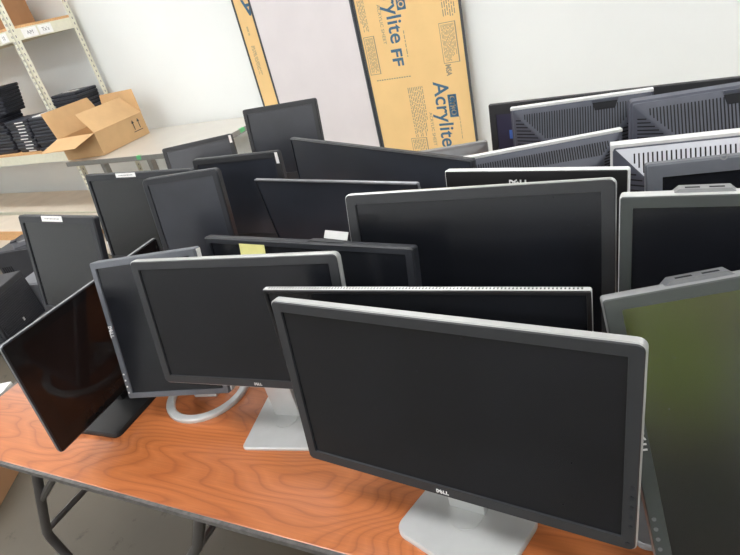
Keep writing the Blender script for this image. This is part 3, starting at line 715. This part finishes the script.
for a in (-.09, .09): MB().box((a-.022,-.026,.045), (a+.022,.026,.058), b=.004).build('ear_cap', dk3, t)
t = thing('low_platform', 'low platform with a pale board top and an orange wood front edge before the rack', 'platform', (-6.25,2.93,.0035), .03)
MB().box((-1.6,-.20,.085), (1.42,.20,.105)).build('board_top', pale_m, t); MB().box((-1.6,-.215,.0), (1.42,-.20,.10)).build('front_edge', board_m, t)
for lx in (-1.4, 0, 1.25): MB().box((lx-.04,-.19,0), (lx+.04,.19,.085)).build('runner', board_m, t)
tag(MB().box((-.3,-.16,0), (.3,.16,.03), Matrix.Translation((-3.60,.76,0)) @ Matrix.Rotation(.5,4,'Z'), b=.003).build('foam_sheet', M['white']), 'white packing foam slab on the floor past the table end', 'packing foam')
fb = thing('cardboard_box', 'cardboard box with a sheet of paper on the floor under the table corner', 'box', (-2.78, .44, 0), .62)
MB().box((-.22,-.2,.0005), (.22,.2,.12), b=.004).build('box_body', kraft2, fb)
tag(MB().box((-.11,-.15,0), (.11,.15,.001), Matrix.Translation((-2.72,.50,.121)) @ Matrix.Rotation(.5,4,'Z')).build('paper_sheet', M['white']), 'printed white sheet of paper on the floor cardboard box', 'paper')

# ------------------------------------------------------------------ the photographer, seen only as the green reflection
def person():
    t = thing('person', 'standing person in a green shirt and dark trousers holding up a phone', 'person', (.54,-.46,0), math.radians(36))
    skin = material('skin', (205,160,135), .6); shirt = material('green_shirt', (186,222,50), .85); trousers = material('dark_trousers', (52,54,62), .85); hair = material('dark_hair', (45,35,28), .7)
    def skinned(name, verts, edges, radii, mat, root=0):
        me = bpy.data.meshes.new(name); me.from_pydata(verts, edges, []); o = bpy.data.objects.new(name, me); C.objects.link(o)
        md = o.modifiers.new('skin', 'SKIN'); 
        for i, r in enumerate(radii):
            rr = r if isinstance(r, tuple) else (r, r); me.skin_vertices[0].data[i].radius = rr
            me.skin_vertices[0].data[i].use_root = (i == root)
        o.modifiers.new('sub', 'SUBSURF').levels = 2; o.modifiers['sub'].render_levels = 2
        dg = bpy.context.evaluated_depsgraph_get(); nm = bpy.data.meshes.new_from_object(o.evaluated_get(dg)); bpy.data.objects.remove(o)
        q = bpy.data.objects.new(name, nm); C.objects.link(q); nm.materials.clear(); nm.materials.append(mat)
        for p in nm.polygons: p.use_smooth = True
        q.parent = t; return q
    V = [(0,0,.95),(0,-.0,1.15),(0,.0,1.36),(0,.01,1.48),(0,.03,1.55),(0,.05,1.64),(0,.05,1.70),
         (.19,.0,1.40),(.24,.02,1.14),(.10,.27,1.30),(.06,.34,1.36),(-.19,0,1.40),(-.24,.02,1.14),(-.10,.27,1.30),(-.06,.34,1.36),
         (.09,0,.90),(.10,.02,.50),(.10,-.01,.09),(.10,.14,.04),(-.09,0,.90),(-.10,.02,.50),(-.10,-.01,.09),(-.10,.14,.04)]
    E_ = [(0,1),(1,2),(2,3),(3,4),(4,5),(5,6),(2,7),(7,8),(8,9),(9,10),(2,11),(11,12),(12,13),(13,14),(0,15),(15,16),(16,17),(17,18),(0,19),(19,20),(20,21),(21,22)]
    R_ = [(.15,.11),(.14,.10),(.15,.11),.06,.06,.085,.075,.06,.045,.032,.03,.06,.045,.032,.03,.085,.06,.042,.035,.085,.06,.042,.035]
    skinned('body', V, E_, R_, skin)
    skinned('shirt', [(0,0,.84),(0,0,1.15),(0,0,1.36),(0,.005,1.44),(.20,0,1.40),(.235,.015,1.20),(-.20,0,1.40),(-.235,.015,1.20)], [(0,1),(1,2),(2,3),(2,4),(4,5),(2,6),(6,7)], [(.21,.16),(.20,.15),(.20,.145),.10,.08,.07,.08,.07], shirt)
    skinned('trousers', [(0,0,.96),(.095,0,.86),(.10,.02,.50),(.10,-.01,.10),(-.095,0,.86),(-.10,.02,.50),(-.10,-.01,.10)], [(0,1),(1,2),(2,3),(0,4),(4,5),(5,6)], [(.17,.125),.11,.085,.075,.11,.085,.075], trousers)
    skinned('hair', [(0,.035,1.71),(0,.02,1.75)], [(0,1)], [.095,.07], hair)
person()

# ------------------------------------------------------------------ camera and view
cd = bpy.data.cameras.new('camera'); cam = bpy.data.objects.new('camera', cd); C.objects.link(cam)
FPX, PSI, TH, RHO, HC = 542.3435688, -0.6031009749580978, 0.503859454660019, -0.25758340045093364, 1.632026010355069
cd.sensor_width = 36; cd.sensor_fit = 'HORIZONTAL'; cd.lens = FPX/740*36; cd.clip_start = .02
fw = Vector((math.sin(PSI)*math.cos(TH), math.cos(PSI)*math.cos(TH), -math.sin(TH)))
rt = Vector((math.cos(PSI), -math.sin(PSI), 0)); up = rt.cross(fw)
r2 = rt*math.cos(RHO)+up*math.sin(RHO); u2 = up*math.cos(RHO)-rt*math.sin(RHO)
cam.matrix_world = Matrix(((r2.x,u2.x,-fw.x,0),(r2.y,u2.y,-fw.y,0),(r2.z,u2.z,-fw.z,HC),(0,0,0,1)))
sc = bpy.context.scene; sc.camera = cam
w = bpy.data.worlds.new('world'); sc.world = w; w.use_nodes = True
w.node_tree.nodes['Background'].inputs[0].default_value = (1,1,1,1); w.node_tree.nodes['Background'].inputs[1].default_value = .3
sc.view_settings.view_transform = 'Standard'; sc.view_settings.look = 'None'; sc.view_settings.gamma = 1; sc.view_settings.exposure = 0.20
sc.view_settings.use_curve_mapping = False
sc.cycles.use_denoising = True; sc.cycles.max_bounces = 8; sc.cycles.diffuse_bounces = 5; sc.cycles.glossy_bounces = 4
sc.cycles.sample_clamp_indirect = 8
